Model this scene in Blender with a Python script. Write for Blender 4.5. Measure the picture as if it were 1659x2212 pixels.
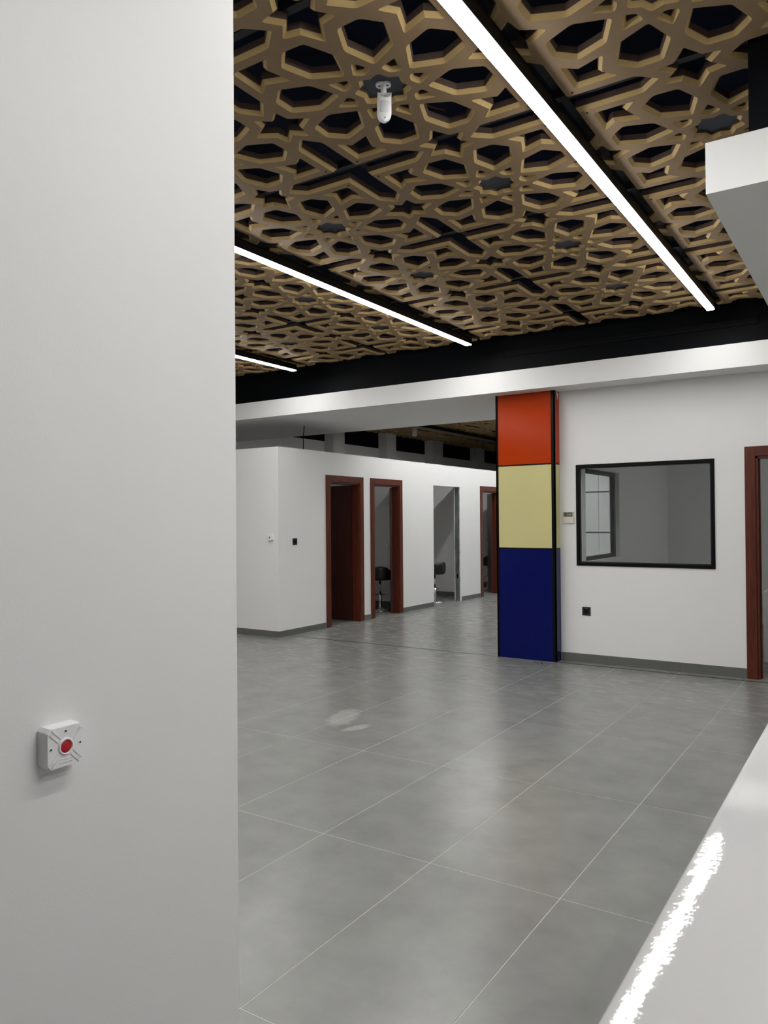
import bpy, bmesh, math, random
from mathutils import Vector, Matrix
from mathutils.geometry import tessellate_polygon
random.seed(7)
for o in list(bpy.data.objects): bpy.data.objects.remove(o)
SC = bpy.context.scene
COL = SC.collection

# ------------------------------------------------------------------ camera
CAM_H = 1.529
YAW, PITCH, ROLL = math.radians(33.209), math.radians(0.570), math.radians(-0.456)
F0 = Vector((-math.sin(YAW), math.cos(YAW), 0)); R0 = Vector((math.cos(YAW), math.sin(YAW), 0)); U0 = Vector((0, 0, 1))
FW = F0*math.cos(PITCH) + U0*math.sin(PITCH); UP = U0*math.cos(PITCH) - F0*math.sin(PITCH)
RT = R0*math.cos(ROLL) + UP*math.sin(ROLL); UP = UP*math.cos(ROLL) - R0*math.sin(ROLL)
cd = bpy.data.cameras.new('camera'); cam = bpy.data.objects.new('camera', cd); COL.objects.link(cam)
cd.sensor_fit = 'HORIZONTAL'; cd.sensor_width = 36; cd.lens = 36*1652.7/1659
cd.clip_start = 0.05; cd.clip_end = 100
m = Matrix.Identity(4)
for i in range(3): m[i][0] = RT[i]; m[i][1] = UP[i]; m[i][2] = -FW[i]
m[2][3] = CAM_H
cam.matrix_world = m
cd.dof.use_dof = True; cd.dof.focus_distance = 6.0; cd.dof.aperture_fstop = 18
SC.camera = cam

# ------------------------------------------------------------------ world, exposure
w = bpy.data.worlds.new('world'); SC.world = w; w.use_nodes = True
w.node_tree.nodes['Background'].inputs[0].default_value = (0.02, 0.025, 0.035, 1)
w.node_tree.nodes['Background'].inputs[1].default_value = 0.3
SC.view_settings.view_transform = 'Standard'; SC.view_settings.look = 'None'
SC.view_settings.gamma = 1.0; SC.view_settings.use_curve_mapping = False
SC.view_settings.exposure = 0.36
LED = 46.0            # radiance of the hall LED diffusers
LED_CORRIDOR = 56.0

# ------------------------------------------------------------------ materials
def lin(r, g, b):
    f = lambda c: c/12.92 if c <= .04045 else ((c+.055)/1.055)**2.4
    return (f(r/255), f(g/255), f(b/255), 1)
def nd(t, kind, **kw):
    n = t.nodes.new(kind)
    for k, v in kw.items(): setattr(n, k, v)
    return n
def mat(name, col, rough=.5, spec=.5, metal=0, var=.06, scale=6, bump=0, bscale=40, coat=0, stretch=(1,1,1), rand=0, transmission=0):
    m = bpy.data.materials.new(name); m.use_nodes = True
    t = m.node_tree; p = t.nodes['Principled BSDF']
    p.inputs['Roughness'].default_value = rough; p.inputs['Metallic'].default_value = metal
    p.inputs['Specular IOR Level'].default_value = spec; p.inputs['Coat Weight'].default_value = coat
    p.inputs['Coat Roughness'].default_value = .03
    tc = nd(t, 'ShaderNodeNewGeometry'); mp = nd(t, 'ShaderNodeMapping'); mp.inputs['Scale'].default_value = stretch
    t.links.new(tc.outputs['Position'], mp.inputs['Vector'])
    n = nd(t, 'ShaderNodeTexNoise'); n.inputs['Scale'].default_value = scale; n.inputs['Detail'].default_value = 6
    t.links.new(mp.outputs[0], n.inputs['Vector'])
    r = nd(t, 'ShaderNodeValToRGB'); r.color_ramp.elements[0].position = .3; r.color_ramp.elements[1].position = .7
    c = Vector(col[:3])
    r.color_ramp.elements[0].color = (*(c*(1-var)), 1); r.color_ramp.elements[1].color = (*[min(1, x*(1+var)) for x in c], 1)
    t.links.new(n.outputs['Fac'], r.inputs[0])
    out = r.outputs[0]
    if rand:
        oi = nd(t, 'ShaderNodeObjectInfo'); mr = nd(t, 'ShaderNodeMapRange')
        mr.inputs['To Min'].default_value = 1-rand; mr.inputs['To Max'].default_value = 1+rand
        t.links.new(oi.outputs['Random'], mr.inputs['Value'])
        mx = nd(t, 'ShaderNodeVectorMath', operation='SCALE'); t.links.new(out, mx.inputs[0]); t.links.new(mr.outputs[0], mx.inputs['Scale'])
        out = mx.outputs[0]
    t.links.new(out, p.inputs['Base Color'])
    if bump:
        n2 = nd(t, 'ShaderNodeTexNoise'); n2.inputs['Scale'].default_value = bscale; n2.inputs['Detail'].default_value = 4
        t.links.new(mp.outputs[0], n2.inputs['Vector'])
        b = nd(t, 'ShaderNodeBump'); b.inputs['Strength'].default_value = bump; b.inputs['Distance'].default_value = .01
        t.links.new(n2.outputs['Fac'], b.inputs['Height']); t.links.new(b.outputs[0], p.inputs['Normal'])
    return m
def emit(name, col, s):
    m = bpy.data.materials.new(name); m.use_nodes = True; t = m.node_tree
    p = t.nodes['Principled BSDF']; p.inputs['Base Color'].default_value = (.8, .8, .8, 1)
    p.inputs['Emission Color'].default_value = col; p.inputs['Emission Strength'].default_value = s
    return m
def glass(name, tint=(1, 1, 1, 1), base=.04):
    m = bpy.data.materials.new(name); m.use_nodes = True; t = m.node_tree
    t.nodes.remove(t.nodes['Principled BSDF']); o = t.nodes['Material Output']
    tr = nd(t, 'ShaderNodeBsdfTransparent'); tr.inputs[0].default_value = tint
    gl = nd(t, 'ShaderNodeBsdfGlossy'); gl.inputs['Roughness'].default_value = 0.0
    lw = nd(t, 'ShaderNodeLayerWeight'); lw.inputs['Blend'].default_value = .5
    pw_ = nd(t, 'ShaderNodeMath', operation='POWER'); pw_.inputs[1].default_value = 5; t.links.new(lw.outputs['Facing'], pw_.inputs[0])
    fr = nd(t, 'ShaderNodeMath', operation='MULTIPLY_ADD'); fr.inputs[1].default_value = 1-base; fr.inputs[2].default_value = base; t.links.new(pw_.outputs[0], fr.inputs[0])
    mx = nd(t, 'ShaderNodeMixShader'); t.links.new(fr.outputs[0], mx.inputs[0]); t.links.new(tr.outputs[0], mx.inputs[1]); t.links.new(gl.outputs[0], mx.inputs[2])
    t.links.new(mx.outputs[0], o.inputs[0])
    return m

M = {}
M['wall'] = mat('white_wall_paint', (.79, .79, .785, 1), .55, .3, var=.012, scale=1.5, bump=.03, bscale=160)
M['black_wall'] = mat('black_wall_paint', lin(4, 6, 11), .6, .12, var=.15, scale=3)
M['black_void'] = mat('black_ceiling_paint', lin(20, 31, 54), .75, .2, var=.2, scale=2)
M['rail'] = mat('black_steel_rail', lin(30, 34, 42), .5, .4, var=.1)
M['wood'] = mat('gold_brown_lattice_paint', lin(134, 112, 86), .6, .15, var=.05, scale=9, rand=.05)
M['wood_bevel'] = mat('gold_routed_bevel_lit_tone', lin(176, 150, 102), .6, .15, var=.05, scale=9)  # yellower routed finish, lightened further to put the light on facets into colour
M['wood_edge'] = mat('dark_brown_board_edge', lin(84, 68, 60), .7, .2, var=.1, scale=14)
M['plate'] = mat('slate_grey_plate', lin(66, 70, 80), .6, .3, var=.05)
M['grout'] = mat('pale_grout', lin(182, 182, 176), .8, .2, var=.08, scale=8)
M['skirting'] = mat('grey_tile_skirting', lin(98, 99, 96), .4, .4, var=.06, scale=9)
M['dark_joint'] = mat('dark_metal_joint', lin(38, 38, 38), .5, .4)
M['mahogany'] = mat('mahogany_stain', lin(88, 41, 27), .38, .25, var=.28, scale=9, stretch=(6, 6, .5), bump=.06, bscale=30)
M['mahogany_h'] = mat('mahogany_stain_horizontal', lin(88, 41, 27), .38, .25, var=.28, scale=9, stretch=(.8, .8, 8), bump=.06, bscale=30)
M['door_leaf'] = mat('dark_mahogany_leaf', lin(66, 30, 25), .35, .45, var=.25, scale=8, stretch=(5, 5, .4))
M['orange'] = mat('orange_gloss_panel', lin(172, 55, 10), .16, .12, var=.02, scale=2)
M['cream'] = mat('cream_gloss_panel', lin(202, 194, 138), .2, .5, var=.02, scale=2)
M['blue'] = mat('blue_gloss_panel', lin(0, 9, 84), .12, .25, var=.04, scale=2)
M['white_panel'] = mat('white_gloss_panel', (.75, .77, .77, 1), .12, .5, var=.02)
M['black_trim'] = mat('black_metal_trim', lin(11, 11, 11), .35, .12, var=.1)
M['black_plastic'] = mat('black_plastic', lin(30, 31, 33), .4, .4, var=.08)
M['black_hole'] = mat('dark_recess', lin(10, 10, 11), .7, .2)
M['white_plastic'] = mat('white_plastic', (.80, .80, .81, 1), .35, .45, var=.01)
M['ivory_plastic'] = mat('ivory_plastic', lin(214, 210, 196), .4, .4, var=.01)
M['lens_grey'] = mat('grey_plastic', lin(205, 205, 207), .4, .4, var=.02)
M['red'] = mat('red_plastic', lin(176, 10, 28), .3, .5, var=.04, scale=60)
M['lcd'] = mat('grey_lcd', lin(92, 96, 84), .15, .5, var=.03)
M['lcd_light'] = mat('pale_lcd_digits', lin(150, 154, 142), .2, .5, var=.03)
M['chrome'] = mat('chrome', (.8, .8, .8, 1), .12, .5, 1, var=.02)
M['leather'] = mat('black_leather', lin(22, 22, 24), .4, .5, var=.1, bump=.1, bscale=80)
M['stud'] = mat('galvanised_stud', lin(122, 130, 128), .45, .5, .6, var=.3, scale=12, stretch=(1, 1, .3))
M['plaster'] = mat('rough_plaster', (.72, .72, .70, 1), .9, .2, var=.15, scale=30, bump=.5, bscale=60)
M['desk'] = mat('white_laminate', (.74, .74, .74, 1), .35, .4, var=.02)
M['dark_desk'] = mat('dark_laminate', lin(40, 40, 42), .4, .4, var=.05)
M['red_cable'] = mat('red_cable', lin(150, 70, 60), .5, .4)
M['led'] = emit('led_diffuser', (1, .99, .97, 1), LED)
M['led_c'] = emit('led_diffuser_corridor', (1, .995, .98, 1), LED_CORRIDOR)
M['led_office_fill'] = emit('led_added_office_fill', (1, .99, .97, 1), 38.0)  # emission of the fill strip added in the office
M['led_off'] = mat('led_diffuser_off', lin(90, 92, 95), .4, .4, var=.02)
M['glass'] = glass('window_glass', (.96, .97, .97, 1), .04)
M['film'] = glass('clear_plastic_film', (.985, .99, .995, 1), .05)

def tile_material():
    m = bpy.data.materials.new('grey_floor_tile'); m.use_nodes = True; t = m.node_tree; p = t.nodes['Principled BSDF']
    g = nd(t, 'ShaderNodeNewGeometry')
    n = nd(t, 'ShaderNodeTexNoise'); n.inputs['Scale'].default_value = 4.0; n.inputs['Detail'].default_value = 10; n.inputs['Roughness'].default_value = .62
    t.links.new(g.outputs['Position'], n.inputs['Vector'])
    r = nd(t, 'ShaderNodeValToRGB'); r.color_ramp.elements[0].position = .28; r.color_ramp.elements[1].position = .75
    r.color_ramp.elements[0].color = lin(116, 117, 114); r.color_ramp.elements[1].color = lin(133, 134, 131)
    t.links.new(n.outputs['Fac'], r.inputs[0])
    oi = nd(t, 'ShaderNodeObjectInfo'); mr = nd(t, 'ShaderNodeMapRange'); mr.inputs['To Min'].default_value = .97; mr.inputs['To Max'].default_value = 1.03
    t.links.new(oi.outputs['Random'], mr.inputs['Value'])
    sc = nd(t, 'ShaderNodeVectorMath', operation='SCALE'); t.links.new(r.outputs[0], sc.inputs[0]); t.links.new(mr.outputs[0], sc.inputs['Scale'])
    # pale plaster dust: streaky patches, denser in the corridor, and one smeared footprint-like patch
    dm = nd(t, 'ShaderNodeMapping'); dm.inputs['Scale'].default_value = (1.2, 2.6, 1); dm.inputs['Rotation'].default_value = (0, 0, .6)
    t.links.new(g.outputs['Position'], dm.inputs['Vector'])
    dn = nd(t, 'ShaderNodeTexNoise'); dn.inputs['Scale'].default_value = 4.5; dn.inputs['Detail'].default_value = 10; dn.inputs['Roughness'].default_value = .7
    t.links.new(dm.outputs[0], dn.inputs['Vector'])
    dr = nd(t, 'ShaderNodeValToRGB'); dr.color_ramp.elements[0].position = .51; dr.color_ramp.elements[1].position = .66
    t.links.new(dn.outputs['Fac'], dr.inputs[0])
    sep = nd(t, 'ShaderNodeSeparateXYZ'); t.links.new(g.outputs['Position'], sep.inputs[0])
    cor = nd(t, 'ShaderNodeMapRange'); cor.inputs['From Min'].default_value = 5.0; cor.inputs['From Max'].default_value = 10; cor.inputs['To Min'].default_value = .0; cor.inputs['To Max'].default_value = .8
    t.links.new(sep.outputs['Y'], cor.inputs['Value'])
    d1 = nd(t, 'ShaderNodeMath', operation='MULTIPLY'); t.links.new(dr.outputs[0], d1.inputs[0]); t.links.new(cor.outputs[0], d1.inputs[1])
    fac = d1.outputs[0]
    for (cx, cy, rad, rot) in ((-3.53, 4.80, .27, .35), (-3.27, 4.60, .13, -.3)):
        mp = nd(t, 'ShaderNodeMapping'); mp.vector_type = 'TEXTURE'; mp.inputs['Location'].default_value = (cx, cy, 0); mp.inputs['Rotation'].default_value = (0, 0, rot); mp.inputs['Scale'].default_value = (rad*.42, rad, 1)
        t.links.new(g.outputs['Position'], mp.inputs['Vector'])
        ln = nd(t, 'ShaderNodeVectorMath', operation='LENGTH'); t.links.new(mp.outputs[0], ln.inputs[0])
        en = nd(t, 'ShaderNodeTexNoise'); en.inputs['Scale'].default_value = 16; en.inputs['Detail'].default_value = 6
        t.links.new(g.outputs['Position'], en.inputs['Vector'])
        ad = nd(t, 'ShaderNodeMath', operation='MULTIPLY_ADD'); ad.inputs[1].default_value = 1.1; t.links.new(en.outputs['Fac'], ad.inputs[0]); t.links.new(ln.outputs['Value'], ad.inputs[2])
        mk = nd(t, 'ShaderNodeMapRange'); mk.inputs['From Min'].default_value = 1.25; mk.inputs['From Max'].default_value = 1.65; mk.inputs['To Min'].default_value = .42; mk.inputs['To Max'].default_value = 0
        t.links.new(ad.outputs[0], mk.inputs['Value'])
        mxm = nd(t, 'ShaderNodeMath', operation='MAXIMUM'); t.links.new(fac, mxm.inputs[0]); t.links.new(mk.outputs[0], mxm.inputs[1]); fac = mxm.outputs[0]
    mix = nd(t, 'ShaderNodeMix', data_type='RGBA'); t.links.new(fac, mix.inputs['Factor']); t.links.new(sc.outputs[0], mix.inputs['A']); mix.inputs['B'].default_value = lin(186, 186, 182)
    t.links.new(mix.outputs['Result'], p.inputs['Base Color'])
    p.inputs['Roughness'].default_value = .27
    p.inputs['Specular IOR Level'].default_value = .5
    return m
M['tile'] = tile_material()

def counter_material():
    m = mat('glossy_white_film_covered_top', (.54, .54, .54, 1), .02, .5, var=.01, coat=.0)
    t = m.node_tree; p = t.nodes['Principled BSDF']
    g = nd(t, 'ShaderNodeNewGeometry')
    mp = nd(t, 'ShaderNodeMapping'); mp.inputs['Scale'].default_value = (9, 4, 1); t.links.new(g.outputs['Position'], mp.inputs['Vector'])
    a = nd(t, 'ShaderNodeTexNoise'); a.inputs['Scale'].default_value = 1.0; a.inputs['Detail'].default_value = 2; t.links.new(mp.outputs[0], a.inputs['Vector'])
    b = nd(t, 'ShaderNodeTexNoise'); b.inputs['Scale'].default_value = 70; b.inputs['Detail'].default_value = 4; t.links.new(g.outputs['Position'], b.inputs['Vector'])
    b1 = nd(t, 'ShaderNodeBump'); b1.inputs['Strength'].default_value = .035; b1.inputs['Distance'].default_value = .02; t.links.new(a.outputs['Fac'], b1.inputs['Height'])
    b2 = nd(t, 'ShaderNodeBump'); b2.inputs['Strength'].default_value = .03; b2.inputs['Distance'].default_value = .004; t.links.new(b.outputs['Fac'], b2.inputs['Height']); t.links.new(b1.outputs[0], b2.inputs['Normal'])
    t.links.new(b2.outputs[0], p.inputs['Normal']); t.links.new(b2.outputs[0], p.inputs['Coat Normal'])
    return m
M['counter'] = counter_material()

# ------------------------------------------------------------------ mesh helpers
def chain_loc(o):
    v = Vector((0, 0, 0))
    while o is not None: v += o.location; o = o.parent
    return v
class MB:
    def __init__(s): s.v = []; s.f = []; s.m = []; s.sm = []
    def face(s, pts, mi=0, smooth=False):
        i = len(s.v); s.v += [tuple(p) for p in pts]; s.f.append(tuple(range(i, i+len(pts)))); s.m.append(mi); s.sm.append(smooth)
    def poly(s, vs, fs, mi=0, smooth=False):
        i = len(s.v); s.v += [tuple(p) for p in vs]
        for f in fs: s.f.append(tuple(i+k for k in f)); s.m.append(mi); s.sm.append(smooth)
    def box(s, x0, x1, y0, y1, z0, z1, mi=0, M4=None):
        vs = [Vector((x, y, z)) for z in (z0, z1) for y in (y0, y1) for x in (x0, x1)]
        if M4: vs = [M4 @ v for v in vs]
        s.poly(vs, [(0,2,3,1), (4,5,7,6), (0,1,5,4), (2,6,7,3), (0,4,6,2), (1,3,7,5)], mi); return s
    def tube(s, pts, rad, n=12, mi=0, cap=True):
        pts = [Vector(p) for p in pts]; rs = rad if isinstance(rad, (list, tuple)) else [rad]*len(pts)
        rings = []
        for i, p in enumerate(pts):
            d = (pts[min(i+1, len(pts)-1)] - pts[max(i-1, 0)]).normalized()
            a = d.orthogonal().normalized() if abs(d.z) < .99 else Vector((1, 0, 0)); b = d.cross(a)
            rings.append([p + (a*math.cos(2*math.pi*k/n) + b*math.sin(2*math.pi*k/n))*rs[i] for k in range(n)])
        vs = [v for r in rings for v in r]; fs = []
        for i in range(len(pts)-1):
            for k in range(n): fs.append((i*n+k, i*n+(k+1) % n, (i+1)*n+(k+1) % n, (i+1)*n+k))
        s.poly(vs, fs, mi, True)
        if cap: s.face(rings[0][::-1], mi); s.face(rings[-1], mi)
        return s
    def lathe(s, prof, n=24, mi=0, M4=None, ang=None):
        vs = []; fs = []; k0 = len(prof)
        for k in range(n):
            a = 2*math.pi*k/n
            for r, z in prof: vs.append(Vector((r*math.cos(a), r*math.sin(a), z)))
        for k in range(n):
            for i in range(k0-1): fs.append((k*k0+i, ((k+1) % n)*k0+i, ((k+1) % n)*k0+i+1, k*k0+i+1))
        if M4: vs = [M4 @ v for v in vs]
        s.poly(vs, fs, mi, True); return s
    def prism(s, poly2, fn, d0, d1, mi=0):      # poly2 list of (u,v); fn(u,v,d)->xyz
        a = [fn(u, v, d0) for u, v in poly2]; b = [fn(u, v, d1) for u, v in poly2]; n = len(a)
        s.face(a[::-1], mi); s.face(b, mi)
        for k in range(n): s.face([a[k], a[(k+1) % n], b[(k+1) % n], b[k]], mi)
        return s
    def mesh(s, name, mats, off=Vector((0, 0, 0)), bevel=0):
        me = bpy.data.meshes.new(name)
        me.from_pydata([tuple(Vector(v)-off) for v in s.v], [], s.f)
        for x in (mats if isinstance(mats, (list, tuple)) else [mats]): me.materials.append(x)
        for p, mi, sm in zip(me.polygons, s.m, s.sm): p.material_index = mi; p.use_smooth = sm
        bm = bmesh.new(); bm.from_mesh(me); bmesh.ops.remove_doubles(bm, verts=bm.verts, dist=1e-5)
        bmesh.ops.recalc_face_normals(bm, faces=bm.faces)
        if bevel:
            bmesh.ops.bevel(bm, geom=[e for e in bm.edges if e.is_manifold and e.calc_face_angle(0) > .6], offset=bevel, segments=2, profile=.5, affect='EDGES', clamp_overlap=True)
        bm.to_mesh(me); bm.free(); me.update(); return me
    def build(s, name, mats, parent=None, bevel=0, origin=None):
        off = chain_loc(parent) if parent else Vector((0, 0, 0))
        loc = Vector((0, 0, 0))
        if origin is not None: loc = Vector(origin) - off
        me = s.mesh(name, mats, off+loc, bevel)
        o = bpy.data.objects.new(name, me); COL.objects.link(o); o.parent = parent; o.location = loc
        return o
def box(*a): return MB().box(*a)
def thing(name, label, cat, loc, group=None):
    o = bpy.data.objects.new(name, None); COL.objects.link(o); o.empty_display_size = .05
    o.location = loc; o['label'] = label; o['category'] = cat
    if group: o['group'] = group
    return o
def tag(o, label, cat, group=None):
    o['label'] = label; o['category'] = cat
    if group: o['group'] = group
    return o
def struct(o, label=None):
    o['kind'] = 'structure'
    if label: o['label'] = label
    return o
def sempty(name, loc, label=None):
    o = bpy.data.objects.new(name, None); COL.objects.link(o); o.location = loc; o.empty_display_size = .05
    return struct(o, label)
def child(name, me, parent, loc, rotz=0):
    o = bpy.data.objects.new(name, me); COL.objects.link(o); o.parent = parent; o.location = loc; o.rotation_euler.z = rotz
    return o

# ------------------------------------------------------------------ dimensions
XL, XR, YB, YF = -9.53, 4.0, -8.0, 22.0     # building shell
ZSLAB = 3.85
ZS, ZBT = 2.893, 3.112                       # underside and top of the white beam
YBEAM, YBEAM2 = 7.59, 9.64
YW = 7.95                                    # hall face of the office wall
XP = -6.64                                   # corridor face of the cubicle partition
YP, ZP = 7.62, 2.50
ZLAT, PITCHP = 3.47, 1.2
LX, LY = -1.876, 2.888                       # centre of the lattice panel that carries the detector

# ------------------------------------------------------------------ floor and its tiles
floor = box(XL, XR, YB, YF, -.2, -.0008).build('floor', M['grout']); struct(floor, 'pale grouted floor under large grey tiles')
tx0, ty0, TW, TL, G = -2.312, 2.968, .6, 1.2, .0034
def tile_mesh(wd, ln):
    b = MB(); c = .0006
    x0, x1, y0, y1 = -wd/2+G/2, wd/2-G/2, -ln/2+G/2, ln/2-G/2
    vs = [(x0, y0, -.003), (x1, y0, -.003), (x1, y1, -.003), (x0, y1, -.003), (x0, y0, -c), (x1, y0, -c), (x1, y1, -c), (x0, y1, -c),
          (x0+c, y0+c, 0), (x1-c, y0+c, 0), (x1-c, y1-c, 0), (x0+c, y1-c, 0)]
    fs = [(8, 9, 10, 11)]
    for a in (0, 4):
        for k in range(4): fs.append((a+k, a+(k+1) % 4, a+4+(k+1) % 4, a+4+k))
    b.poly(vs, fs); return b.mesh('floor_tile', M['tile'])
TM = {}
def put_tile(x0, x1, y0, y1):
    k = (round(x1-x0, 3), round(y1-y0, 3))
    if k not in TM: TM[k] = tile_mesh(*k)
    child('floor_tile', TM[k], floor, ((x0+x1)/2, (y0+y1)/2, 0))
YJ0, YJ1 = 7.805, 7.832
for i in range(-12, 5):
    for j in range(-2, 12):
        x0, x1 = tx0+i*TW, tx0+(i+1)*TW
        y0, y1 = ty0+j*TL, ty0+(j+1)*TL
        if j == 3: y1 = YJ0
        if j > 3: y0 += YJ1-(ty0+4*TL); y1 += YJ1-(ty0+4*TL)
        if x1 > .75 or (x0 > -.1 and y0 > 7.8 and y0 > 10) : continue
        put_tile(max(x0, XL), x1, y0, y1)
fl2 = box(XL, XR, YB, ty0-2*TL, -.003, 0).build('tile_field', M['tile'], floor); fl2['kind'] = 'stuff'
box(-6.62, 3.9, YJ0, YJ1, -.01, .0005).build('joint_strip', M['dark_joint'], floor)

# ------------------------------------------------------------------ walls of the shell
def wall(name, parts, label=None, material='wall'):
    b = MB()
    for p in parts: b.box(*p)
    return struct(b.build(name, M[material]), label)
wl = wall('wall_far_left', [(XL-.2, XL, YB, YF, 0, 3.135)])
up = MB().box(XL-.2, XL, YB, YF, 3.135, ZSLAB).build('upper_band', M['black_wall'], wl)
for (a, b_) in ((5.2, 5.6), (8.6, 9.0), (12.37, 12.76), (14.35, 14.75), (16.42, 16.96), (18.9, 19.35)):
    box(XL, XL+.22, a, b_, 0, ZSLAB).build('pillar', M['wall'], wl)
wf = wall('wall_far_end', [(XL, XR, YF, YF+.2, 0, 3.135)]); box(XL, XR, YF, YF+.2, 3.135, ZSLAB).build('upper_band', M['black_wall'], wf)
wb = wall('wall_rear', [(XL, XR, YB-.2, YB, 0, 3.135)]); box(XL, XR, YB-.2, YB, 3.135, ZSLAB).build('upper_band', M['black_wall'], wb)
wr = wall('wall_right', [(XR, XR+.2, YB, YF, 0, 3.135)]); box(XR, XR+.2, YB, YF, 3.135, ZSLAB).build('upper_band', M['black_wall'], wr)
# near left pier wall
wall('wall_near_left', [(-1.67, -1.42, YB, 1.463, 0, ZSLAB)], 'plain white wall close on the left')

# office wall with window and door openings
WX0, WX1, WZ0, WZ1 = -2.752, -1.375, 1.025, 2.095
DX0, DX1, DZ = -1.015, -.145, 2.10
T = .15
wall('wall_office', [(-3.0, WX0, YW, YW+T, 0, ZS), (WX0, WX1, YW, YW+T, 0, WZ0), (WX0, WX1, YW, YW+T, WZ1, ZS),
     (WX1, DX0, YW, YW+T, 0, ZS), (DX0, DX1, YW, YW+T, DZ, ZS), (DX1, XR, YW, YW+T, 0, ZS)], 'white office wall right of the coloured column')
# office side wall along the corridor with its own window
VY0, VY1, VZ0, VZ1 = 8.215, 9.49, 1.05, 2.08
XO = -2.74
wall('wall_office_side', [(XO-.12, XO, YW+T, VY0, 0, 3.0), (XO-.12, XO, VY0, VY1, 0, VZ0), (XO-.12, XO, VY0, VY1, VZ1, 3.0), (XO-.12, XO, VY1, 12.0, 0, 3.0)])
wall('wall_office_rear', [(XO-.12, XR, 12.0, 12.12, 0, 3.0)])
struct(box(XO-.12, XR, YW+T, 12.12, 3.0, 3.08).build('ceiling_office', M['wall']))

# ------------------------------------------------------------------ ceiling: black slab, rails, lattice panels
ceiling = struct(box(XL, XR, YB, YF, ZSLAB, ZSLAB+.2).build('ceiling', M['black_void']), 'black ceiling behind gold-brown star lattice panels')
S = PITCHP
def off_poly(P, d, skip=lambda a, b: False):
    n = len(P); out = []
    def line(i):
        a, b = P[i], P[(i+1) % n]; dx, dy = b[0]-a[0], b[1]-a[1]; l = math.hypot(dx, dy); k = 0 if skip(a, b) else d
        return (a[0]-dy/l*k, a[1]+dx/l*k, dx/l, dy/l)
    for i in range(n):
        x1, y1, a1, b1 = line(i-1); x2, y2, a2, b2 = line(i); den = a1*b2-b1*a2
        if abs(den) < 1e-6: out.append((x2, y2)); continue
        t = ((x2-x1)*b2-(y2-y1)*a2)/den; out.append((x1+a1*t, y1+b1*t))
    return out
def fillet(P, flags, r):
    n = len(P); out = []
    for i in range(n):
        p = Vector(P[i]); a = Vector(P[i-1]); b = Vector(P[(i+1) % n])
        if not flags[i]: out.append(tuple(p)); continue
        t1 = min(r, .35*(a-p).length); t2 = min(r, .35*(b-p).length)
        q1 = p+(a-p).normalized()*t1; q2 = p+(b-p).normalized()*t2
        out += [tuple(q1), tuple(q1*.25+p*.5+q2*.25), tuple(q2)]
    return out
def pol(r, a): return (r*math.cos(math.radians(a)), r*math.sin(math.radians(a)))
def panel_loops():
    rot = lambda P, k: [(x*math.cos(k*math.pi/2)-y*math.sin(k*math.pi/2), x*math.sin(k*math.pi/2)+y*math.cos(k*math.pi/2)) for x, y in P]
    side = [(-.435, -.435), (-.185, -.435), (-.113, -.5), (-.066, -.5), (-.113, -.445), (-.048, -.432), (0, -.352), (.048, -.432), (.113, -.445), (.066, -.5), (.113, -.5), (.185, -.435)]
    outer = [p for k in range(4) for p in rot(side, k)]
    holes = [[pol(.089 if i % 2 == 0 else .113, 22.5*i) for i in range(16)]]
    for k in range(8):
        holes.append([pol(.119, 45*k), pol(.146, 45*k-16), pol(.212, 45*k), pol(.146, 45*k+16)][::1])
        a = 22.5+45*k
        holes.append([pol(.168, a), pol(.278, a-18.3), pol(.395, a-12.2), pol(.424, a), pol(.395, a+12.2), pol(.278, a+18.3)])
    dart = [(.395, .395), (.232, .395), (.276, .342), (.242, .242), (.342, .276), (.395, .232)]
    for k in range(4): holes.append(rot(dart, k))
    sc = lambda L: [(x*S, y*S) for x, y in L]
    def ccw(L): return L if sum(L[i-1][0]*L[i][1]-L[i][0]*L[i-1][1] for i in range(len(L))) > 0 else L[::-1]
    return ccw(sc(outer)), [ccw(sc(h)) for h in holes]
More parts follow.
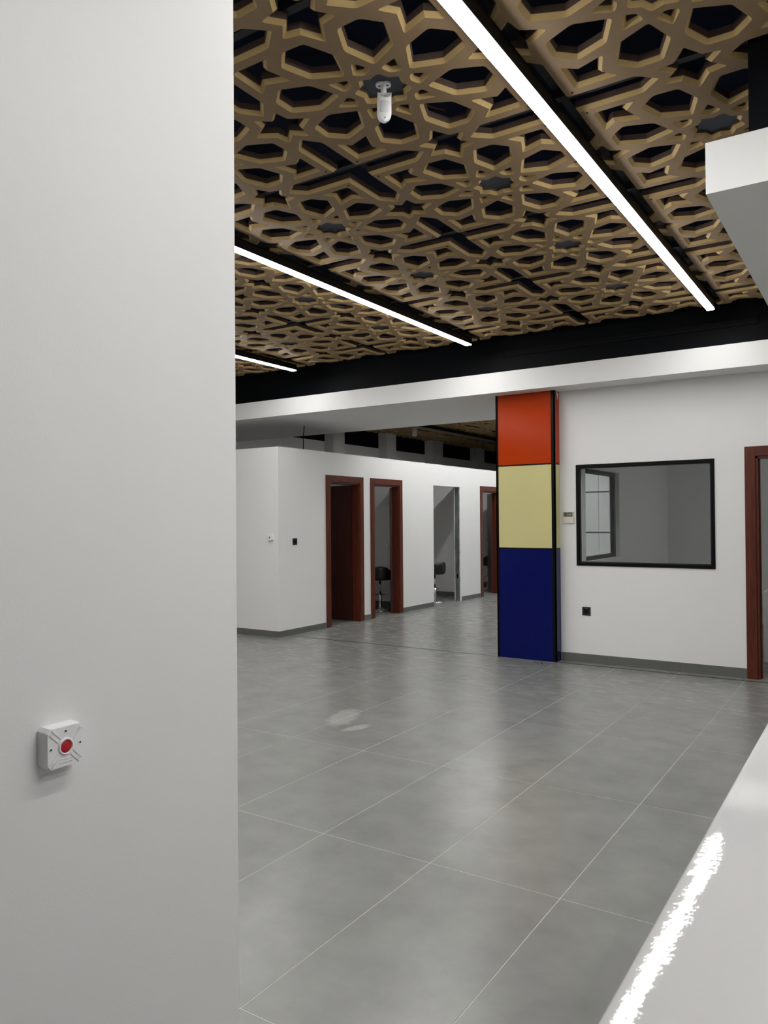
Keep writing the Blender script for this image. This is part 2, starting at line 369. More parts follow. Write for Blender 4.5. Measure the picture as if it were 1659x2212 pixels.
def panel_mesh(cut=None):
    outer, holes = panel_loops(); b = MB()
    H1, H2, C1, C2 = .018, .046, .015, .018
    onb = lambda a, c: (abs(abs(a[0])-.5*S) < 1e-6 and abs(a[0]-c[0]) < 1e-6) or (abs(abs(a[1])-.5*S) < 1e-6 and abs(a[1]-c[1]) < 1e-6)
    R0s, R3s = [], []
    for idx, L in enumerate([outer]+holes):
        n = len(L); sgn = -1 if idx == 0 else 1
        fl = []
        for i in range(n):
            a, p, c = L[i-1], L[i], L[(i+1) % n]; cr = (p[0]-a[0])*(c[1]-p[1])-(p[1]-a[1])*(c[0]-p[0])
            bd = any(abs(abs(q)-.5*S) < 1e-6 for q in p)
            fl.append(cr*sgn > 0 and not bd)
        sk = onb if idx == 0 else (lambda a, c: False)
        r0 = fillet(L, fl, .016); r1 = fillet(off_poly(L, sgn*C1, sk), fl, .005); r2 = fillet(off_poly(L, sgn*C2, sk), fl, .004)
        rings = [[(x, y, 0) for x, y in r0], [(x, y, H1) for x, y in r1], [(x, y, H1) for x, y in r2], [(x, y, H2) for x, y in r2]]
        m_ = len(r0); vs = [v for r in rings for v in r]
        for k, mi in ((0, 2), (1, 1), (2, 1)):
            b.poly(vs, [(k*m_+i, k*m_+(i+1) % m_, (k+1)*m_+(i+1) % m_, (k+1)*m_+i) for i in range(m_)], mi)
        R0s.append([Vector(v) for v in rings[0]]); R3s.append([Vector(v) for v in rings[3]])
    for R, mi in ((R0s, 0), (R3s, 1)):
        flat = [v for r in R for v in r]
        b.poly(flat, tessellate_polygon(R), mi)
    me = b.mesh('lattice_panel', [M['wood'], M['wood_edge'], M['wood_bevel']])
    if cut is not None:
        bm = bmesh.new(); bm.from_mesh(me)
        bmesh.ops.bisect_plane(bm, geom=bm.verts[:]+bm.edges[:]+bm.faces[:], plane_co=(0, cut, 0), plane_no=(0, 1, 0), clear_outer=True)
        bmesh.ops.holes_fill(bm, edges=[e for e in bm.edges if e.is_boundary], sides=40)
        bm.to_mesh(me); bm.free()
    return me
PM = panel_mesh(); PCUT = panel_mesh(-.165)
PCUTX = None
plate_me = MB().prism([pol(.135*S, 22.5+45*k) for k in range(8)], lambda u, v, d: (u, v, d), .030, .040).mesh('rosette_plate', M['plate'])
screw_me = MB().lathe([(.0, -.0015), (.006, -.0015), (.007, .002)], 8).mesh('screw', M['black_hole'])
def put_panel(x, y, cut=False, screws=False):
    o = child('lattice_panel', PCUT if cut else PM, ceiling, (x, y, ZLAT))
    if not cut: child('rosette_plate', plate_me, o, (0, 0, 0))
    if screws:
        for sx in (-1, 1):
            for sy in (-1, 1): child('screw', screw_me, o, (sx*.412*S, sy*.412*S, 0))
    return o
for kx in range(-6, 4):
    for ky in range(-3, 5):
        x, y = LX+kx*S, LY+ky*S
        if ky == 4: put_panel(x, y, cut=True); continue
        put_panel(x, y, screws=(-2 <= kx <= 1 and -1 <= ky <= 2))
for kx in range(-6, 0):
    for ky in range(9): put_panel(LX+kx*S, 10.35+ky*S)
# supporting rails above the lattice
rl = MB()
for kx in range(-7, 5): rl = MB().box(LX+(kx+.5)*S-.02, LX+(kx+.5)*S+.02, YB, 7.6, 3.56, 3.60); rl.build('support_rail', M['rail'], ceiling)
for ky in range(-2, 5): MB().box(XL+.01, XR-.01, LY+(ky-.5)*S-.02, LY+(ky-.5)*S+.02, 3.515, 3.558).build('support_rail', M['rail'], ceiling)

# ------------------------------------------------------------------ white beam, black upstand, canopy
beam = struct(box(XL, XR, YBEAM, YBEAM2, ZS, ZBT).build('ceiling_beam', M['wall']), 'long white dropped beam across the hall below the black band')
box(XL, XR, YBEAM+.16, YBEAM2-.1, ZBT, ZSLAB).build('upstand', M['black_wall'], beam)
can = struct(box(-.617, 3.9, 3.446, 5.75, ZS, 3.11).build('ceiling_canopy', M['wall']), 'white boxed canopy hanging at the upper right')
box(-.45, .1, 3.455, 3.95, 3.11, ZSLAB).build('upstand', M['black_wall'], can)
d = thing('slot_diffuser', 'black linear air slot on the black band above the white beam', 'air vent', (-2.2, 7.75, 3.335))
box(-3.5, -.95, 7.735, 7.75, 3.30, 3.37).build('frame', M['black_wall'], d)
for z in (3.315, 3.343): box(-3.47, -.98, 7.731, 7.736, z, z+.012).build('slot', M['black_hole'], d)

# ------------------------------------------------------------------ LED strips
def strip(x, y0, y1, label, mt, z=3.37, group=None, drops=True, ztop=3.469, pr=.010):
    o = thing('light_strip', label, 'ceiling light', (x, y0, z), group)
    b = MB().box(x-.036, x-.030, y0, y1, z+pr, z+.075).box(x+.030, x+.036, y0, y1, z+pr, z+.075).box(x-.036, x+.036, y0, y1, z+.070, z+.078).box(x-.036, x+.036, y0-.004, y0, z+.0, z+.078).box(x-.036, x+.036, y1, y1+.004, z+.0, z+.078)
    b.build('housing', M['black_trim'], o)
    box(x-.030, x+.030, y0, y1, z, z+.03).build('diffuser', mt, o)
    if drops:
        n = max(2, int((y1-y0)/1.9)+1)
        for k in range(n):
            y = y0+.12+(y1-y0-.24)*k/(n-1)
            MB().tube([(x, y, z+.078), (x, y, ztop)], .004, 6).build('suspension_wire', M['black_trim'], o)
    return o
X1 = LX+.5*S
strip(X1, 1.75, 7.285, 'longest bright LED strip, running down the hall toward the canopy', M['led'])
strip(X1-2*S, .6, 7.285, 'middle bright LED strip, ending above the panelled column', M['led'])
strip(X1-4*S, .6, 7.285, 'short visible LED strip low beside the near left wall', M['led'])
strip(X1-2*S, -6.6, .1, 'bright LED strip in the rear hall, left of the near wall', M['led'])
strip(X1-4*S, -6.6, .1, 'bright LED strip in the rear hall, far from the near wall', M['led'])
strip(X1+S, .6, 2.75, 'bright LED strip straight above the reception counter', M['led'])
strip(X1+2*S, .6, 2.75, 'added unseen LED strip behind the reception counter, right of the camera', M['led'])  # added out of view to brighten the near left wall
strip(X1+3*S, .6, 2.75, 'added unseen fill LED strip at the far right of the reception area', M['led'])  # extra unseen lamp, put in for flatter frontal light on the left wall
strip(-5.82, 9.8, 16.2, 'lit LED strip along the corridor beside the cubicles', M['led_c'], pr=-.002)
strip(-3.4, 9.8, 16.2, 'added unseen LED strip along the corridor beside the office', M['led_c'], pr=-.002)  # hidden lamp added to light the partition more evenly
strip(-7.75, 9.9, 17.5, 'unlit dark LED strip over the cubicles', M['led_off'])
strip(.6, 8.6, 11.4, 'added unseen fill LED strip inside the office behind the window', M['led_office_fill'], z=2.9, ztop=2.999)  # invented source out of view, lifts the dark office interior

# ------------------------------------------------------------------ coloured column
CX0, CX1, CY0, CY1 = -3.612, -2.93, 7.80, 8.42
col = thing('panelled_column', 'square column clad in glossy orange, cream and blue panels with black edges', 'column', ((CX0+CX1)/2, CY0, 0))
box(CX0+.012, CX1-.012, CY0+.012, CY1, 0, ZS).build('core', M['black_trim'], col)
TR = .028
Z1, Z2 = 1.203, 2.112
for nm, mk, a, b_ in (('blue_panel', 'blue', .004, Z1-.008), ('cream_panel', 'cream', Z1+.008, Z2-.008), ('orange_panel', 'orange', Z2+.008, ZS-.002)):
    box(CX0+TR, CX1-TR-.014, CY0+.003, CY0+.012, a, b_).build(nm, M[mk], col)
    box(CX1-.012, CX1-.003, CY0+TR+.008, YW-.001, a, b_).build(nm, M[mk], col)
    box(CX0+.003, CX0+.012, CY0+TR, CY1, a, b_).build(nm, M[mk], col)
box(CX0, CX0+TR, CY0, CY0+.012, 0, ZS).box(CX0, CX0+.012, CY0, CY0+TR, 0, ZS).build('corner_trim', M['black_trim'], col)
box(CX1-TR-.012, CX1, CY0, CY0+.012, 0, ZS).box(CX1-.012, CX1, CY0, CY0+TR, 0, ZS).build('corner_trim', M['black_trim'], col)
for z in (Z1, Z2):
    box(CX0+TR, CX1-TR-.012, CY0+.006, CY0+.012, z-.008, z+.008).build('joint_bead', M['black_trim'], col)
    box(CX1-.012, CX1-.004, CY0+TR, YW-.001, z-.008, z+.008).build('joint_bead', M['black_trim'], col)
# torn flap of wrapping at the top of its right side
MB().prism([(.0, 0), (.05, -.02), (.03, -.09)], lambda u, v, d: (CX1+d, YW-.09+u, ZS-.004+v), .0, .004).build('torn_film', M['white_plastic'], col)

# ------------------------------------------------------------------ office window, side window
win = sempty('window_1', (WX0, YW, WZ0), 'large black-framed interior window in the office wall')
fr = .034
for (a, b_, c, e) in ((WX0, WX1, WZ1-fr, WZ1), (WX0, WX1, WZ0, WZ0+fr), (WX0, WX0+fr, WZ0+fr, WZ1-fr), (WX1-fr, WX1, WZ0+fr, WZ1-fr)):
    box(a, b_, YW-.012, YW+.06, c, e).build('window_frame', M['black_trim'], win, bevel=.003)
for (a, b_, c, e) in ((WX0+fr, WX1-fr, WZ1-fr-.01, WZ1-fr), (WX0+fr, WX1-fr, WZ0+fr, WZ0+fr+.01), (WX0+fr, WX0+fr+.01, WZ0+fr, WZ1-fr), (WX1-fr-.01, WX1-fr, WZ0+fr, WZ1-fr)):
    box(a, b_, YW+.004, YW+.02, c, e).build('glazing_bead', M['rail'], win)
box(WX0+fr, WX1-fr, YW+.024, YW+.030, WZ0+fr, WZ1-fr).build('pane', M['glass'], win)
w2 = sempty('window_2', (XO, VY0, VZ0), 'second dark-framed window in the office side wall')
f2 = .045
for (a, b_, c, e) in ((VY0, VY1, VZ1-f2, VZ1), (VY0, VY1, VZ0, VZ0+f2), (VY0, VY0+f2, VZ0+f2, VZ1-f2), (VY1-f2, VY1, VZ0+f2, VZ1-f2)):
    box(XO-.10, XO-.05, a, b_, c, e).build('window_frame', M['rail'], w2)
box(XO-.078, XO-.072, VY0+f2, VY1-f2, VZ0+f2, VZ1-f2).build('pane', M['glass'], w2)

# ------------------------------------------------------------------ doors
def casing(name, axis, c, s, y0, y1, h, wid, label, side_parts=True, depth=.12):
    """door frame; axis 'y': wall plane x=c facing +x; axis 'x': wall plane y=c facing -y"""
    o = sempty(name, (c, y0, 0) if axis == 'y' else (y0, c, 0), label)
    def B(a, b_, p, q, z0, z1):     # a..b along wall, p..q out of wall (positive = towards the hall)
        return box(c+p, c+q, a, b_, z0, z1) if axis == 'y' else box(a, b_, c-q, c-p, z0, z1)
    B(y0-wid, y0, 0, .018, 0, h+wid).build('casing', M['mahogany'], o, bevel=.003)
    B(y1, y1+wid, 0, .018, 0, h+wid).build('casing', M['mahogany'], o, bevel=.003)
    B(y0, y1, 0, .017, h, h+wid).build('casing', M['mahogany_h'], o, bevel=.003)
    B(y0-.004, y0+.022, -depth, .004, 0, h).build('jamb', M['mahogany'], o)
    B(y1-.022, y1+.004, -depth, .004, 0, h).build('jamb', M['mahogany'], o)
    B(y0, y1, -depth, .004, h-.022, h).build('jamb', M['mahogany_h'], o)
    B(y0+.022, y0+.034, -.075, -.045, 0, h-.022).build('door_stop', M['mahogany'], o)
    B(y1-.034, y1-.022, -.075, -.045, 0, h-.022).build('door_stop', M['mahogany'], o)
    return o
def leaf(parent, hx, hy, wid, h, ang, name='leaf'):
    # hinge at (hx,hy); closed direction = -y (towards smaller y); opened by ang degrees into -x
    a = math.radians(ang); d = Vector((-math.sin(a), -math.cos(a), 0)); n = Vector((-d.y, d.x, 0))
    Mx = Matrix(((d.x, n.x, 0, hx), (d.y, n.y, 0, hy), (0, 0, 1, 0), (0, 0, 0, 1)))
    L = MB().box(0, wid, -.02, .02, .008, h, 0, Mx).build('leaf', M['door_leaf'], parent)
    for sgn in (-1, 1):
        b = MB()
        b.box(wid-.075, wid-.045, sgn*.020, sgn*.026, .92, 1.14, 0, Mx)
        p0 = Mx @ Vector((wid-.06, sgn*.026, 1.08)); p1 = Mx @ Vector((wid-.06, sgn*.062, 1.08)); p2 = Mx @ Vector((wid-.18, sgn*.062, 1.08))
        b.tube([p0, p1], .009, 8); b.tube([p1, p2], .009, 8)
        b.build('handle', M['chrome'], L)
    for z in (.25, 1.05, 1.85):
        MB().tube([Mx @ Vector((0, -.024, z-.05)), Mx @ Vector((0, -.024, z+.05))], .008, 8).build('hinge', M['chrome'], L)
    return L
TP = .12
D1, D2, OP, D4 = (8.725, 9.465), (9.85, 10.585), (11.725, 12.735), (13.675, 14.42)
# partition wall along the corridor and its front return
pw = []; y = YP
for (a, b_), h in ((D1, 2.08), (D2, 2.08), (OP, 2.124), (D4, 2.08)):
    pw.append((XP-TP, XP, y, a, 0, ZP)); pw.append((XP-TP, XP, a, b_, h, ZP)); y = b_
pw.append((XP-TP, XP, y, 18.0, 0, ZP))
pw.append((XL, XP-TP, YP, YP+TP, 0, ZP))
wall('wall_partition', pw, 'low white cubicle partition with open top')
wall('wall_cubicle_1', [(XL, XP-TP, 9.60, 9.70, 0, ZP)]); wall('wall_cubicle_2', [(XL, XP-TP, 11.32, 11.42, 0, ZP)])
wall('wall_cubicle_3', [(XL, XP-TP, 13.42, 13.52, 0, ZP)]); wall('wall_cubicle_4', [(XL, XP-TP, 15.8, 15.9, 0, ZP)])
do1 = casing('door_1', 'y', XP, 1, *D1, 2.08, .093, 'mahogany door frame nearest the partition corner, leaf open inward', depth=TP)
leaf(do1, XP-TP-.005, D1[1]-.024, .70, 2.05, 93)
do2 = casing('door_2', 'y', XP, 1, *D2, 2.08, .093, 'second mahogany door frame, bar stool visible inside', depth=TP)
leaf(do2, XP-TP-.005, D2[1]-.024, .69, 2.05, 146)
do4 = casing('door_4', 'y', XP, 1, *D4, 2.08, .093, 'mahogany door frame half hidden by the coloured column', depth=TP)
leaf(do4, XP-TP-.005, D4[1]-.024, .70, 2.05, 148)
do5 = casing('door_5', 'x', YW, 1, DX0, DX1, 2.10, .093, 'mahogany office door frame at the right edge', depth=T)
# unfinished opening
do3 = sempty('door_3', (XP, OP[0], 0), 'unframed doorway with bare metal stud jamb')
MB().box(XP-TP+.012, XP-.012, OP[1]-.006, OP[1]+.001, .0, 2.124).build('metal_stud', M['stud'], do3)
def rough_edge(x0, x1, y, z0, z1, name):
    b = MB(); n = 26; random.seed(int(abs(x0)*100))
    pts = [(random.uniform(.004, .016), z0+(z1-z0)*k/n) for k in range(n+1)]
    for k in range(n):
        (a, za), (c_, zb) = pts[k], pts[k+1]
        v = [(x0, y-a, za), (x1, y-a, za), (x1, y+.002, za), (x0, y+.002, za), (x0, y-c_, zb), (x1, y-c_, zb), (x1, y+.002, zb), (x0, y+.002, zb)]
        b.poly(v, [(0, 1, 5, 4), (0, 4, 7, 3), (1, 2, 6, 5)])
    return b.build(name, M['plaster'], do3)
rough_edge(XP-.016, XP+.0015, OP[1], 0, 2.124, 'plaster_edge'); rough_edge(XP-TP-.0015, XP-TP+.014, OP[1], 0, 2.124, 'plaster_edge')
box(XP-.075, XP-.045, OP[1]-.009, OP[1]-.006, .42, .50).build('stud_hole', M['black_hole'], do3)
box(XP-TP, XP+.001, OP[0]-.001, OP[0]+.006, 0, 2.124).build('plaster_edge', M['plaster'], do3)

# ------------------------------------------------------------------ skirting tiles
def skirting(name, axis, c, sgn, runs, h=.085, th=.012):
    o = sempty(name, (0, 0, 0))
    for a, b_ in runs:
        n = max(1, round((b_-a)/.6)); st = (b_-a)/n
        for k in range(n):
            u0, u1 = a+k*st+.0012, a+(k+1)*st-.0012
            p0, p1 = sorted((c, c+sgn*th))
            bb = box(p0, p1, u0, u1, 0, h) if axis == 'y' else box(u0, u1, p0, p1, 0, h)
            bb.build('skirting_tile', M['skirting'], o)
    return o
skirting('baseboard_partition', 'y', XP, 1, [(YP-.012, D1[0]-.093), (D1[1]+.093, D2[0]-.093), (D2[1]+.093, OP[0]-.01), (OP[1]+.045, D4[0]-.093), (D4[1]+.093, 18)], .078)
skirting('baseboard_partition_front', 'x', YP, -1, [(XL, XP)], .078)
skirting('baseboard_office', 'x', YW, -1, [(-2.925, DX0-.093), (DX1+.093, 1.5)], .092)
skirting('baseboard_far_left', 'y', XL, 1, [(2.0, 5.2), (5.6, YP-.012)], .085)
for nm, yy in (('baseboard_cubicle_2', 11.32), ('baseboard_cubicle_3', 13.42), ('baseboard_cubicle_4', 15.8)):
    skirting(nm, 'x', yy, -1, [(XL, XP-TP)], .09)

# ------------------------------------------------------------------ far clad wall at the end of the corridor
fc = sempty('wall_corridor_end', (-4.8, 17.0, 0), 'white glossy panelled wall with black joints seen through the office windows')
box(-6.6, -2.9, 17.0, 17.12, 0, 2.53).build('core', M['black_trim'], fc)
for a, b_ in ((.01, Z1-.015), (Z1+.015, Z2-.015), (Z2+.015, 2.53)):
    for k in range(3):
        x0 = -6.6+k*1.2333; box(x0+.004, x0+1.229, 16.985, 17.0, a, b_).build('white_panel', M['white_panel'], fc)

# ------------------------------------------------------------------ reception counter
ZC = 1.02
ct = thing('reception_counter', 'glossy white reception counter along the lower right edge', 'counter', (-.25, .2, 0))
box(-.2331, .45, .2, 3.1, ZC-.045, ZC).build('top_panel', M['counter'], ct, bevel=.0006)
b = MB(); pr = [(-.233, ZC-.045), (-.233, ZC-.0003)]
for k in range(5):
    a = math.pi/2+math.pi/2*k/4; pr.append((-.244+.006*math.cos(a), ZC-.0063+.006*math.sin(a)))
pr += [(-.25, ZC-.04), (-.247, ZC-.045)]
b.prism(pr, lambda u, v, dd: (u, dd, v), .2, 3.1).build('edge_strip', M['counter'], ct)
box(-.20, -.16, .25, 3.05, 0, ZC-.045).build('front_panel', M['desk'], ct)
box(-.16, .40, 3.01, 3.05, 0, ZC-.045).build('end_panel', M['desk'], ct)
box(-.16, .40, .25, .29, 0, ZC-.045).build('end_panel', M['desk'], ct)

# ------------------------------------------------------------------ panic buttons
def panic(name, label, origin, ex, ey, sz, h, dtl=True):
    """ex = along wall (right as seen), ey = out of the wall"""
    ez = Vector((0, 0, 1)); ex = Vector(ex); ey = Vector(ey); O = Vector(origin)
    o = thing(name, label, 'alarm button', O)
    P = lambda u, v, d: O+ex*u+ez*v+ey*d
    s = sz/2; c = sz*.09
    octo = lambda k: [(-s+c*k, -s), (s-c*k, -s), (s, -s+c*k), (s, s-c*k), (s-c*k, s), (-s+c*k, s), (-s, s-c*k), (-s, -s+c*k)]
    q0 = octo(1); q1 = [(u*.97, v*.97) for u, v in octo(1.15)]
    b = MB(); n = 8
    A = [P(u, v, 0) for u, v in q0]; B_ = [P(u, v, h*.78) for u, v in q0]; C = [P(u, v, h) for u, v in q1]
    for L0, L1 in ((A, B_), (B_, C)):
        for k in range(n): b.face([L0[k], L0[(k+1) % n], L1[(k+1) % n], L1[k]])
    b.face(C); b.face(A[::-1])
    b.build('body', M['white_plastic'], o)
    fr_ = Matrix((( *ex, 0), (*ez, 0), (*ey, 0), (0, 0, 0, 1))).transposed()
    fr_ = Matrix.Translation(O) @ fr_
    MB().lathe([(sz*.155, h-.002), (sz*.165, h+sz*.045), (sz*.195, h+sz*.045), (sz*.225, h-.001)], 28, M4=fr_).build('collar', M['white_plastic'], o)
    MB().lathe([(0, h+sz*.035), (sz*.10, h+sz*.034), (sz*.15, h+sz*.022), (sz*.158, h)], 28, M4=fr_).build('push_button', M['red'], o)
    if dtl:
        for sx, sy in ((1, 1), (1, -1), (-1, 1), (-1, -1)):
            a = Vector((sx, sy)).normalized(); n2 = Vector((-a.y, a.x))
            b = MB()
            for w0, w1 in ((-.066, -.042), (.042, .066)):
                pts = [a*(sz*.24)+n2*sz*w0, a*(sz*.575)+n2*sz*w0, a*(sz*.575)+n2*sz*w1, a*(sz*.24)+n2*sz*w1]
                b.prism([(p.x, p.y) for p in pts], P, h-.001, h+sz*.022)
            for r in (.45, .48, .51, .54):
                pts = [a*(sz*r)-n2*sz*.045, a*(sz*(r+.012))-n2*sz*.045, a*(sz*(r+.012))+n2*sz*.045, a*(sz*r)+n2*sz*.045]
                b.prism([(p.x, p.y) for p in pts], P, h-.001, h+sz*.012)
            b.build('rib', M['white_plastic'], o)
        for u, v in ((0, .37), (-.40, 0), (.40, 0)):
            fm = fr_ @ Matrix.Translation(Vector((u*sz, v*sz, 0)))
            MB().lathe([(0, h+.0004), (sz*.026, h+.0004), (sz*.028, h-.0005)], 12, M4=fm).build('screw_hole', M['black_hole'], o)
            MB().lathe([(sz*.026, h), (sz*.03, h+sz*.012), (sz*.044, h+sz*.012), (sz*.05, h-.0005)], 16, M4=fm).build('screw_boss', M['white_plastic'], o)
        for k in (-.30, -.38):
            MB().prism([(-.18*sz+(.38+k)*sz*.6, k*sz), (.18*sz-(.38+k)*sz*.6, k*sz), (.18*sz, k*sz+.012*sz), (-.18*sz, k*sz+.012*sz)], P, h-.001, h+sz*.014).build('ridge', M['white_plastic'], o)
    return o
panic('panic_button', 'white square panic button with red centre on the near left wall', (-1.42, .940, 1.078), (0, 1, 0), (1, 0, 0), .082, .034)
panic('panic_button', 'small white panic button on the low partition front', (-6.766, YP, 1.307), (1, 0, 0), (0, -1, 0), .078, .032, False)

# ------------------------------------------------------------------ switches, socket, controller
o = thing('light_switch', 'black square light switch on the partition beside the first door', 'switch', (XP, 7.945, 1.243))
box(XP, XP+.009, 7.90, 7.99, 1.198, 1.288).build('cover_plate', M['black_plastic'], o, bevel=.003)
box(XP+.009, XP+.013, 7.916, 7.974, 1.216, 1.27).build('rocker', M['black_trim'], o, bevel=.002)
o = thing('wall_socket', 'black square power socket low on the office wall under the window', 'socket', (-2.653, YW, .543))
box(-2.698, -2.608, YW-.010, YW, .498, .588).build('cover_plate', M['black_plastic'], o, bevel=.003)
box(-2.676, -2.630, YW-.0105, YW-.009, .518, .566).build('insert', M['black_hole'], o)
for x in (-2.662, -2.644): MB().tube([(x, YW-.0125, .543), (x, YW-.0105, .543)], .004, 10).build('pin_hole', M['black_trim'], o)
MB().box(-2.66, -2.646, YW-.0125, YW-.010, .569, .574).build('earth_clip', M['chrome'], o)
o = thing('air_conditioner_controller', 'ivory wall controller with grey screen between column and window', 'controller', (-2.837, YW, 1.536))
box(-2.896, -2.778, YW-.018, YW, 1.472, 1.600).build('body', M['ivory_plastic'], o, bevel=.004)
box(-2.886, -2.789, YW-.0195, YW-.018, 1.545, 1.592).build('screen', M['lcd'], o)
for k, (a, z0) in enumerate(((-2.846, 1.556), (-2.829, 1.556), (-2.812, 1.556))):
    box(a, a+.011, YW-.0202, YW-.0195, z0, z0+.022).build('screen_digit', M['lcd_light'], o)
box(-2.888, -2.788, YW-.0195, YW-.018, 1.482, 1.538).build('flap', M['ivory_plastic'], o)

# ------------------------------------------------------------------ motion detector under the rosette plate
def facing(O, d):
    d = Vector(d).normalized(); r = Vector((0, 0, 1)).cross(d).normalized(); return Matrix(((r.x, 0, d.x, O[0]), (r.y, 0, d.y, O[1]), (0, 1, 0, O[2]), (0, 0, 0, 1)))
o = thing('motion_detector', 'white motion detector hanging on a bracket from the lattice rosette', 'sensor', (LX, LY, ZLAT+.03))
th = .45
B4 = Matrix.Translation((LX, LY, ZLAT+.03)) @ Matrix.Rotation(th, 4, 'Z')
MB().prism([(-.034, -.012), (-.022, -.024), (.022, -.024), (.034, -.012), (.034, .012), (.022, .024), (-.022, .024), (-.034, .012)], lambda u, v, d_: B4 @ Vector((u, v, d_)), -.007, 0).build('bracket_plate', M['white_plastic'], o)
for u in (-.018, .018): MB().lathe([(0, -.0076), (.005, -.0076), (.005, -.006)], 10, M4=B4 @ Matrix.Translation((u, 0, 0))).build('screw', M['black_hole'], o)
fd = Vector((.56, -.76, -.28)).normalized()
BO = Vector((LX+.032, LY-.042, 3.368))
MB().tube([B4 @ Vector((0, 0, -.005)), BO+Vector((-.012, .016, .056))], .013, 12).build('bracket_arm', M['white_plastic'], o)
upv = Vector((0, 0, 1)); rt = upv.cross(fd).normalized(); upb = fd.cross(rt).normalized()
PB = lambda u, v, d_: BO+rt*u+upb*v+fd*d_
b = MB(); prof = []
NZ = 14
for i in range(NZ+1):
    v = .058-.122*i/NZ
    t = max(0, (i/NZ-.68)/.32); hw = .033*(1-.06*(1-i/NZ))*math.sqrt(max(0.02, 1-t*t*.98)); dp = .021*(1-.25*t)
    ring = []
    for k in range(14):
        a = -math.pi/2+math.pi*k/13; ring.append(PB(hw*math.sin(a), v-(.026*math.cos(a) if i == 0 else .013*math.cos(a)*(i == 1)), dp*math.cos(a)))
    ring.append(PB(hw, v, -.016)); ring.append(PB(-hw, v, -.016)); prof.append(ring)
n = 16; vs = [p_ for r_ in prof for p_ in r_]
b.poly(vs, [(i*n+k, i*n+(k+1) % n, (i+1)*n+(k+1) % n, (i+1)*n+k) for i in range(NZ) for k in range(n)], 0, True)
b.face(prof[-1]); b.build('body', M['white_plastic'], o)
bb = MB(); bb.face(prof[0]); bb.face([p_-upb*.0005 for p_ in prof[0]][::-1]); bb.build('top_cap', M['lens_grey'], o)
b = MB(); R1 = []
for v in (.022, -.025):
    R1.append([PB(.024*math.sin(-1.25+2.5*k/10), v, .0225*math.cos((-1.25+2.5*k/10)*.75)+.0006) for k in range(11)])
b.poly(R1[0]+R1[1], [(k, k+1, 12+k, 11+k) for k in range(10)], 0, True); b.build('lens', M['lens_grey'], o)
MB().tube([PB(.002, -.046, .016), PB(.002, -.046, .0215)], .0025, 8).build('indicator', M['black_hole'], o)
o = thing('ceiling_camera', 'small white dome sensor on the far dark ceiling above the cubicles', 'sensor', (-8.4, 14.05, ZLAT))
MB().lathe([(0, -.01), (.06, -.01), (.065, 0), (.0, 0)], 20, M4=Matrix.Translation((-8.4, 14.05, ZLAT))).build('base', M['white_plastic'], o)
MB().lathe([(.0, -.17), (.035, -.165), (.055, -.14), (.058, -.03), (.04, -.01)], 20, M4=Matrix.Translation((-8.4, 14.05, ZLAT))).build('body', M['white_plastic'], o)

# ------------------------------------------------------------------ cables
pts = [(-1.93, 3.13, 3.60), (-1.89, 3.18, 3.56), (-1.845, 3.235, 3.55), (-1.815, 3.29, 3.548), (-1.80, 3.33, 3.556), (-1.81, 3.36, 3.59)]
tag(MB().tube(pts, .004, 8).build('red_cable', M['red_cable'], origin=pts[0]), 'thin red cable curled in the dark lattice opening beside the detector', 'cable')
tag(MB().tube([(-7.0, 8.585, ZP-.2), (-7.0, 8.585, 2.7), (-6.995, 8.60, ZS)], .006, 8).build('black_cable', M['black_trim'], origin=(-7.0, 8.585, ZP-.2)), 'black cable rising above the partition to the white beam', 'cable')

# ------------------------------------------------------------------ bar stools
def stool(x, y, rz, label):
    o = thing('bar_stool', label, 'stool', (x, y, 0), 'bar stools in the cubicles'); o.rotation_euler.z = rz
    def B(mb, name, mt): me = mb.mesh(name, M[mt]); child(name, me, o, (0, 0, 0))
    B(MB().lathe([(0, .0), (.195, .0), (.20, .006), (.17, .016), (.05, .03), (.032, .05), (0, .05)], 28), 'base', 'chrome')
    B(MB().tube([(0, 0, .04), (0, 0, .30)], .028, 16), 'sleeve', 'chrome'); B(MB().tube([(0, 0, .30), (0, 0, .50)], .018, 16), 'pole', 'chrome')
    B(MB().tube([(.10*math.cos(a*.3)-.0, .14*math.sin(a*.3), .26) for a in range(-7, 8)], .009, 8), 'footrest', 'chrome')
    s_ = MB(); rings = []
    for i in range(9):
        f = i/8; r = .20*math.sin(math.pi/2*min(1, f*1.3)) if f < .77 else .20
        ring = []
        for k in range(28):
            a = 2*math.pi*k/28; back = max(0, -math.cos(a))**.8
            hgt = .50+.03*f+(.22*back*max(0, f-.55)/.45)
            ring.append(Vector((r*math.cos(a)*1.0, r*math.sin(a)*1.05, hgt)))
        rings.append(ring)
    inner = [[p*1 for p in r] for r in rings]
    for i, r in enumerate(inner):
        for p in r: p.x *= .86; p.y *= .86; p.z += .05*(1-i/8)
    allr = rings+inner[::-1]; vs = [p for r in allr for p in r]
    s_.poly(vs, [(i*28+k, i*28+(k+1) % 28, (i+1)*28+(k+1) % 28, (i+1)*28+k) for i in range(len(allr)-1) for k in range(28)], 0, True)
    B(s_, 'seat', 'leather')
    return o
stool(-7.14, 10.77, 2.2, 'black bucket bar stool on chrome pole inside the second mahogany doorway')
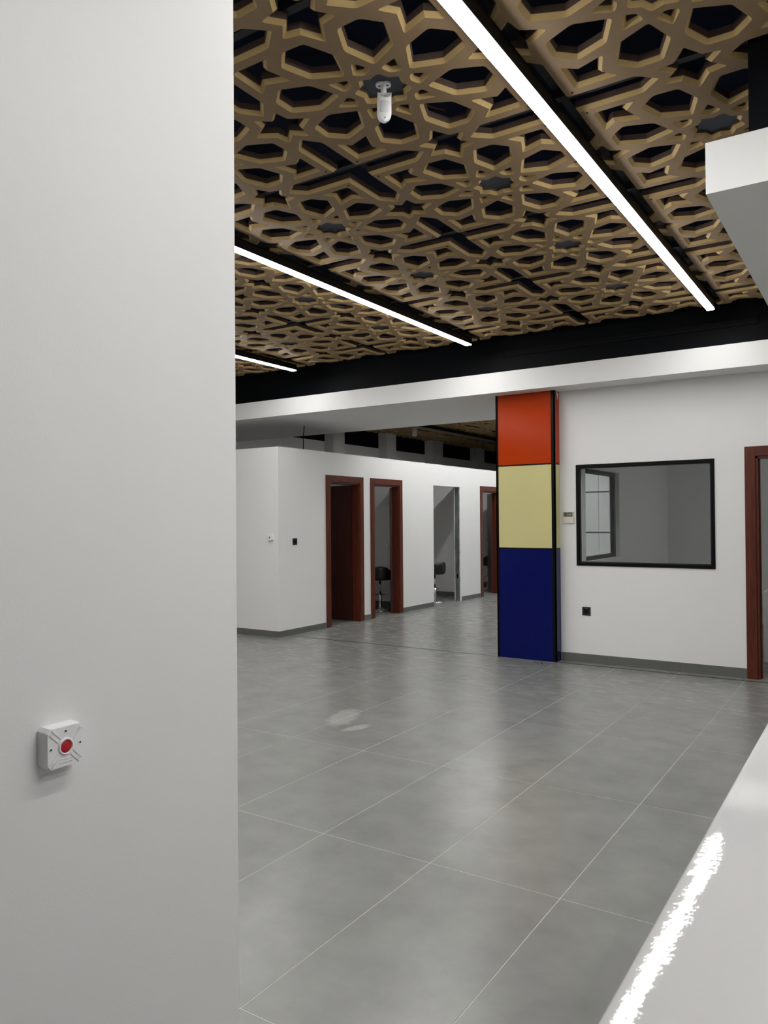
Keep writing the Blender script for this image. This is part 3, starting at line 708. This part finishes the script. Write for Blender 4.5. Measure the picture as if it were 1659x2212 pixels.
stool(-6.98, 12.36, 2.8, 'black bar stool just inside the unframed doorway')
stool(-7.25, 15.2, 2.4, 'black bar stool inside the doorway half hidden by the column')
o = thing('cubicle_desk', 'dark narrow desk behind the stool in the second cubicle', 'desk', (-8.6, 11.0, 0))
box(-9.3, -7.75, 10.85, 11.3, .70, .73).build('desktop', M['dark_desk'], o)
box(-9.28, -9.24, 10.87, 11.29, 0, .70).build('leg_panel', M['dark_desk'], o); box(-7.81, -7.77, 10.87, 11.29, 0, .70).build('leg_panel', M['dark_desk'], o)

# ------------------------------------------------------------------ office desk
o = thing('office_desk', 'white office desk seen through the right-hand doorway', 'desk', (-.3, 9.2, 0))
box(-1.09, .5, 8.92, 9.6, .715, .74).build('desktop', M['desk'], o, bevel=.002)
box(-1.08, -1.01, 8.93, 9.0, 0, .715).build('leg', M['desk'], o); box(-1.08, -1.01, 9.52, 9.59, 0, .715).build('leg', M['desk'], o)
box(.42, .49, 8.93, 9.0, 0, .715).build('leg', M['desk'], o); box(.42, .49, 9.52, 9.59, 0, .715).build('leg', M['desk'], o)
box(-1.01, .42, 9.40, 9.42, .30, .715).build('modesty_panel', M['desk'], o)

# ------------------------------------------------------------------ scrap of clear film on the floor
random.seed(3); b = MB(); nx, ny = 14, 9
vs = []
for j in range(ny+1):
    for i in range(nx+1):
        u, v = i/nx, j/ny; e = max(abs(u-.5), abs(v-.5))*2
        vs.append((-3.13+.27*u+.012*random.uniform(-1, 1), 7.54+.14*v+.02*math.sin(u*9)+.008*random.uniform(-1, 1), .003+.02*abs(math.sin(u*7+v*5)*math.cos(v*6-u*3))*(1-.5*e)+.006*random.random()))
b.poly(vs, [(j*(nx+1)+i, j*(nx+1)+i+1, (j+1)*(nx+1)+i+1, (j+1)*(nx+1)+i) for j in range(ny) for i in range(nx)], 0, False)
fo = b.build('plastic_film', M['film'], origin=(-3.0, 7.61, 0)); tag(fo, 'crumpled scrap of clear plastic film on the floor by the column', 'plastic film')
sm = fo.modifiers.new('thickness', 'SOLIDIFY'); sm.thickness = .0006
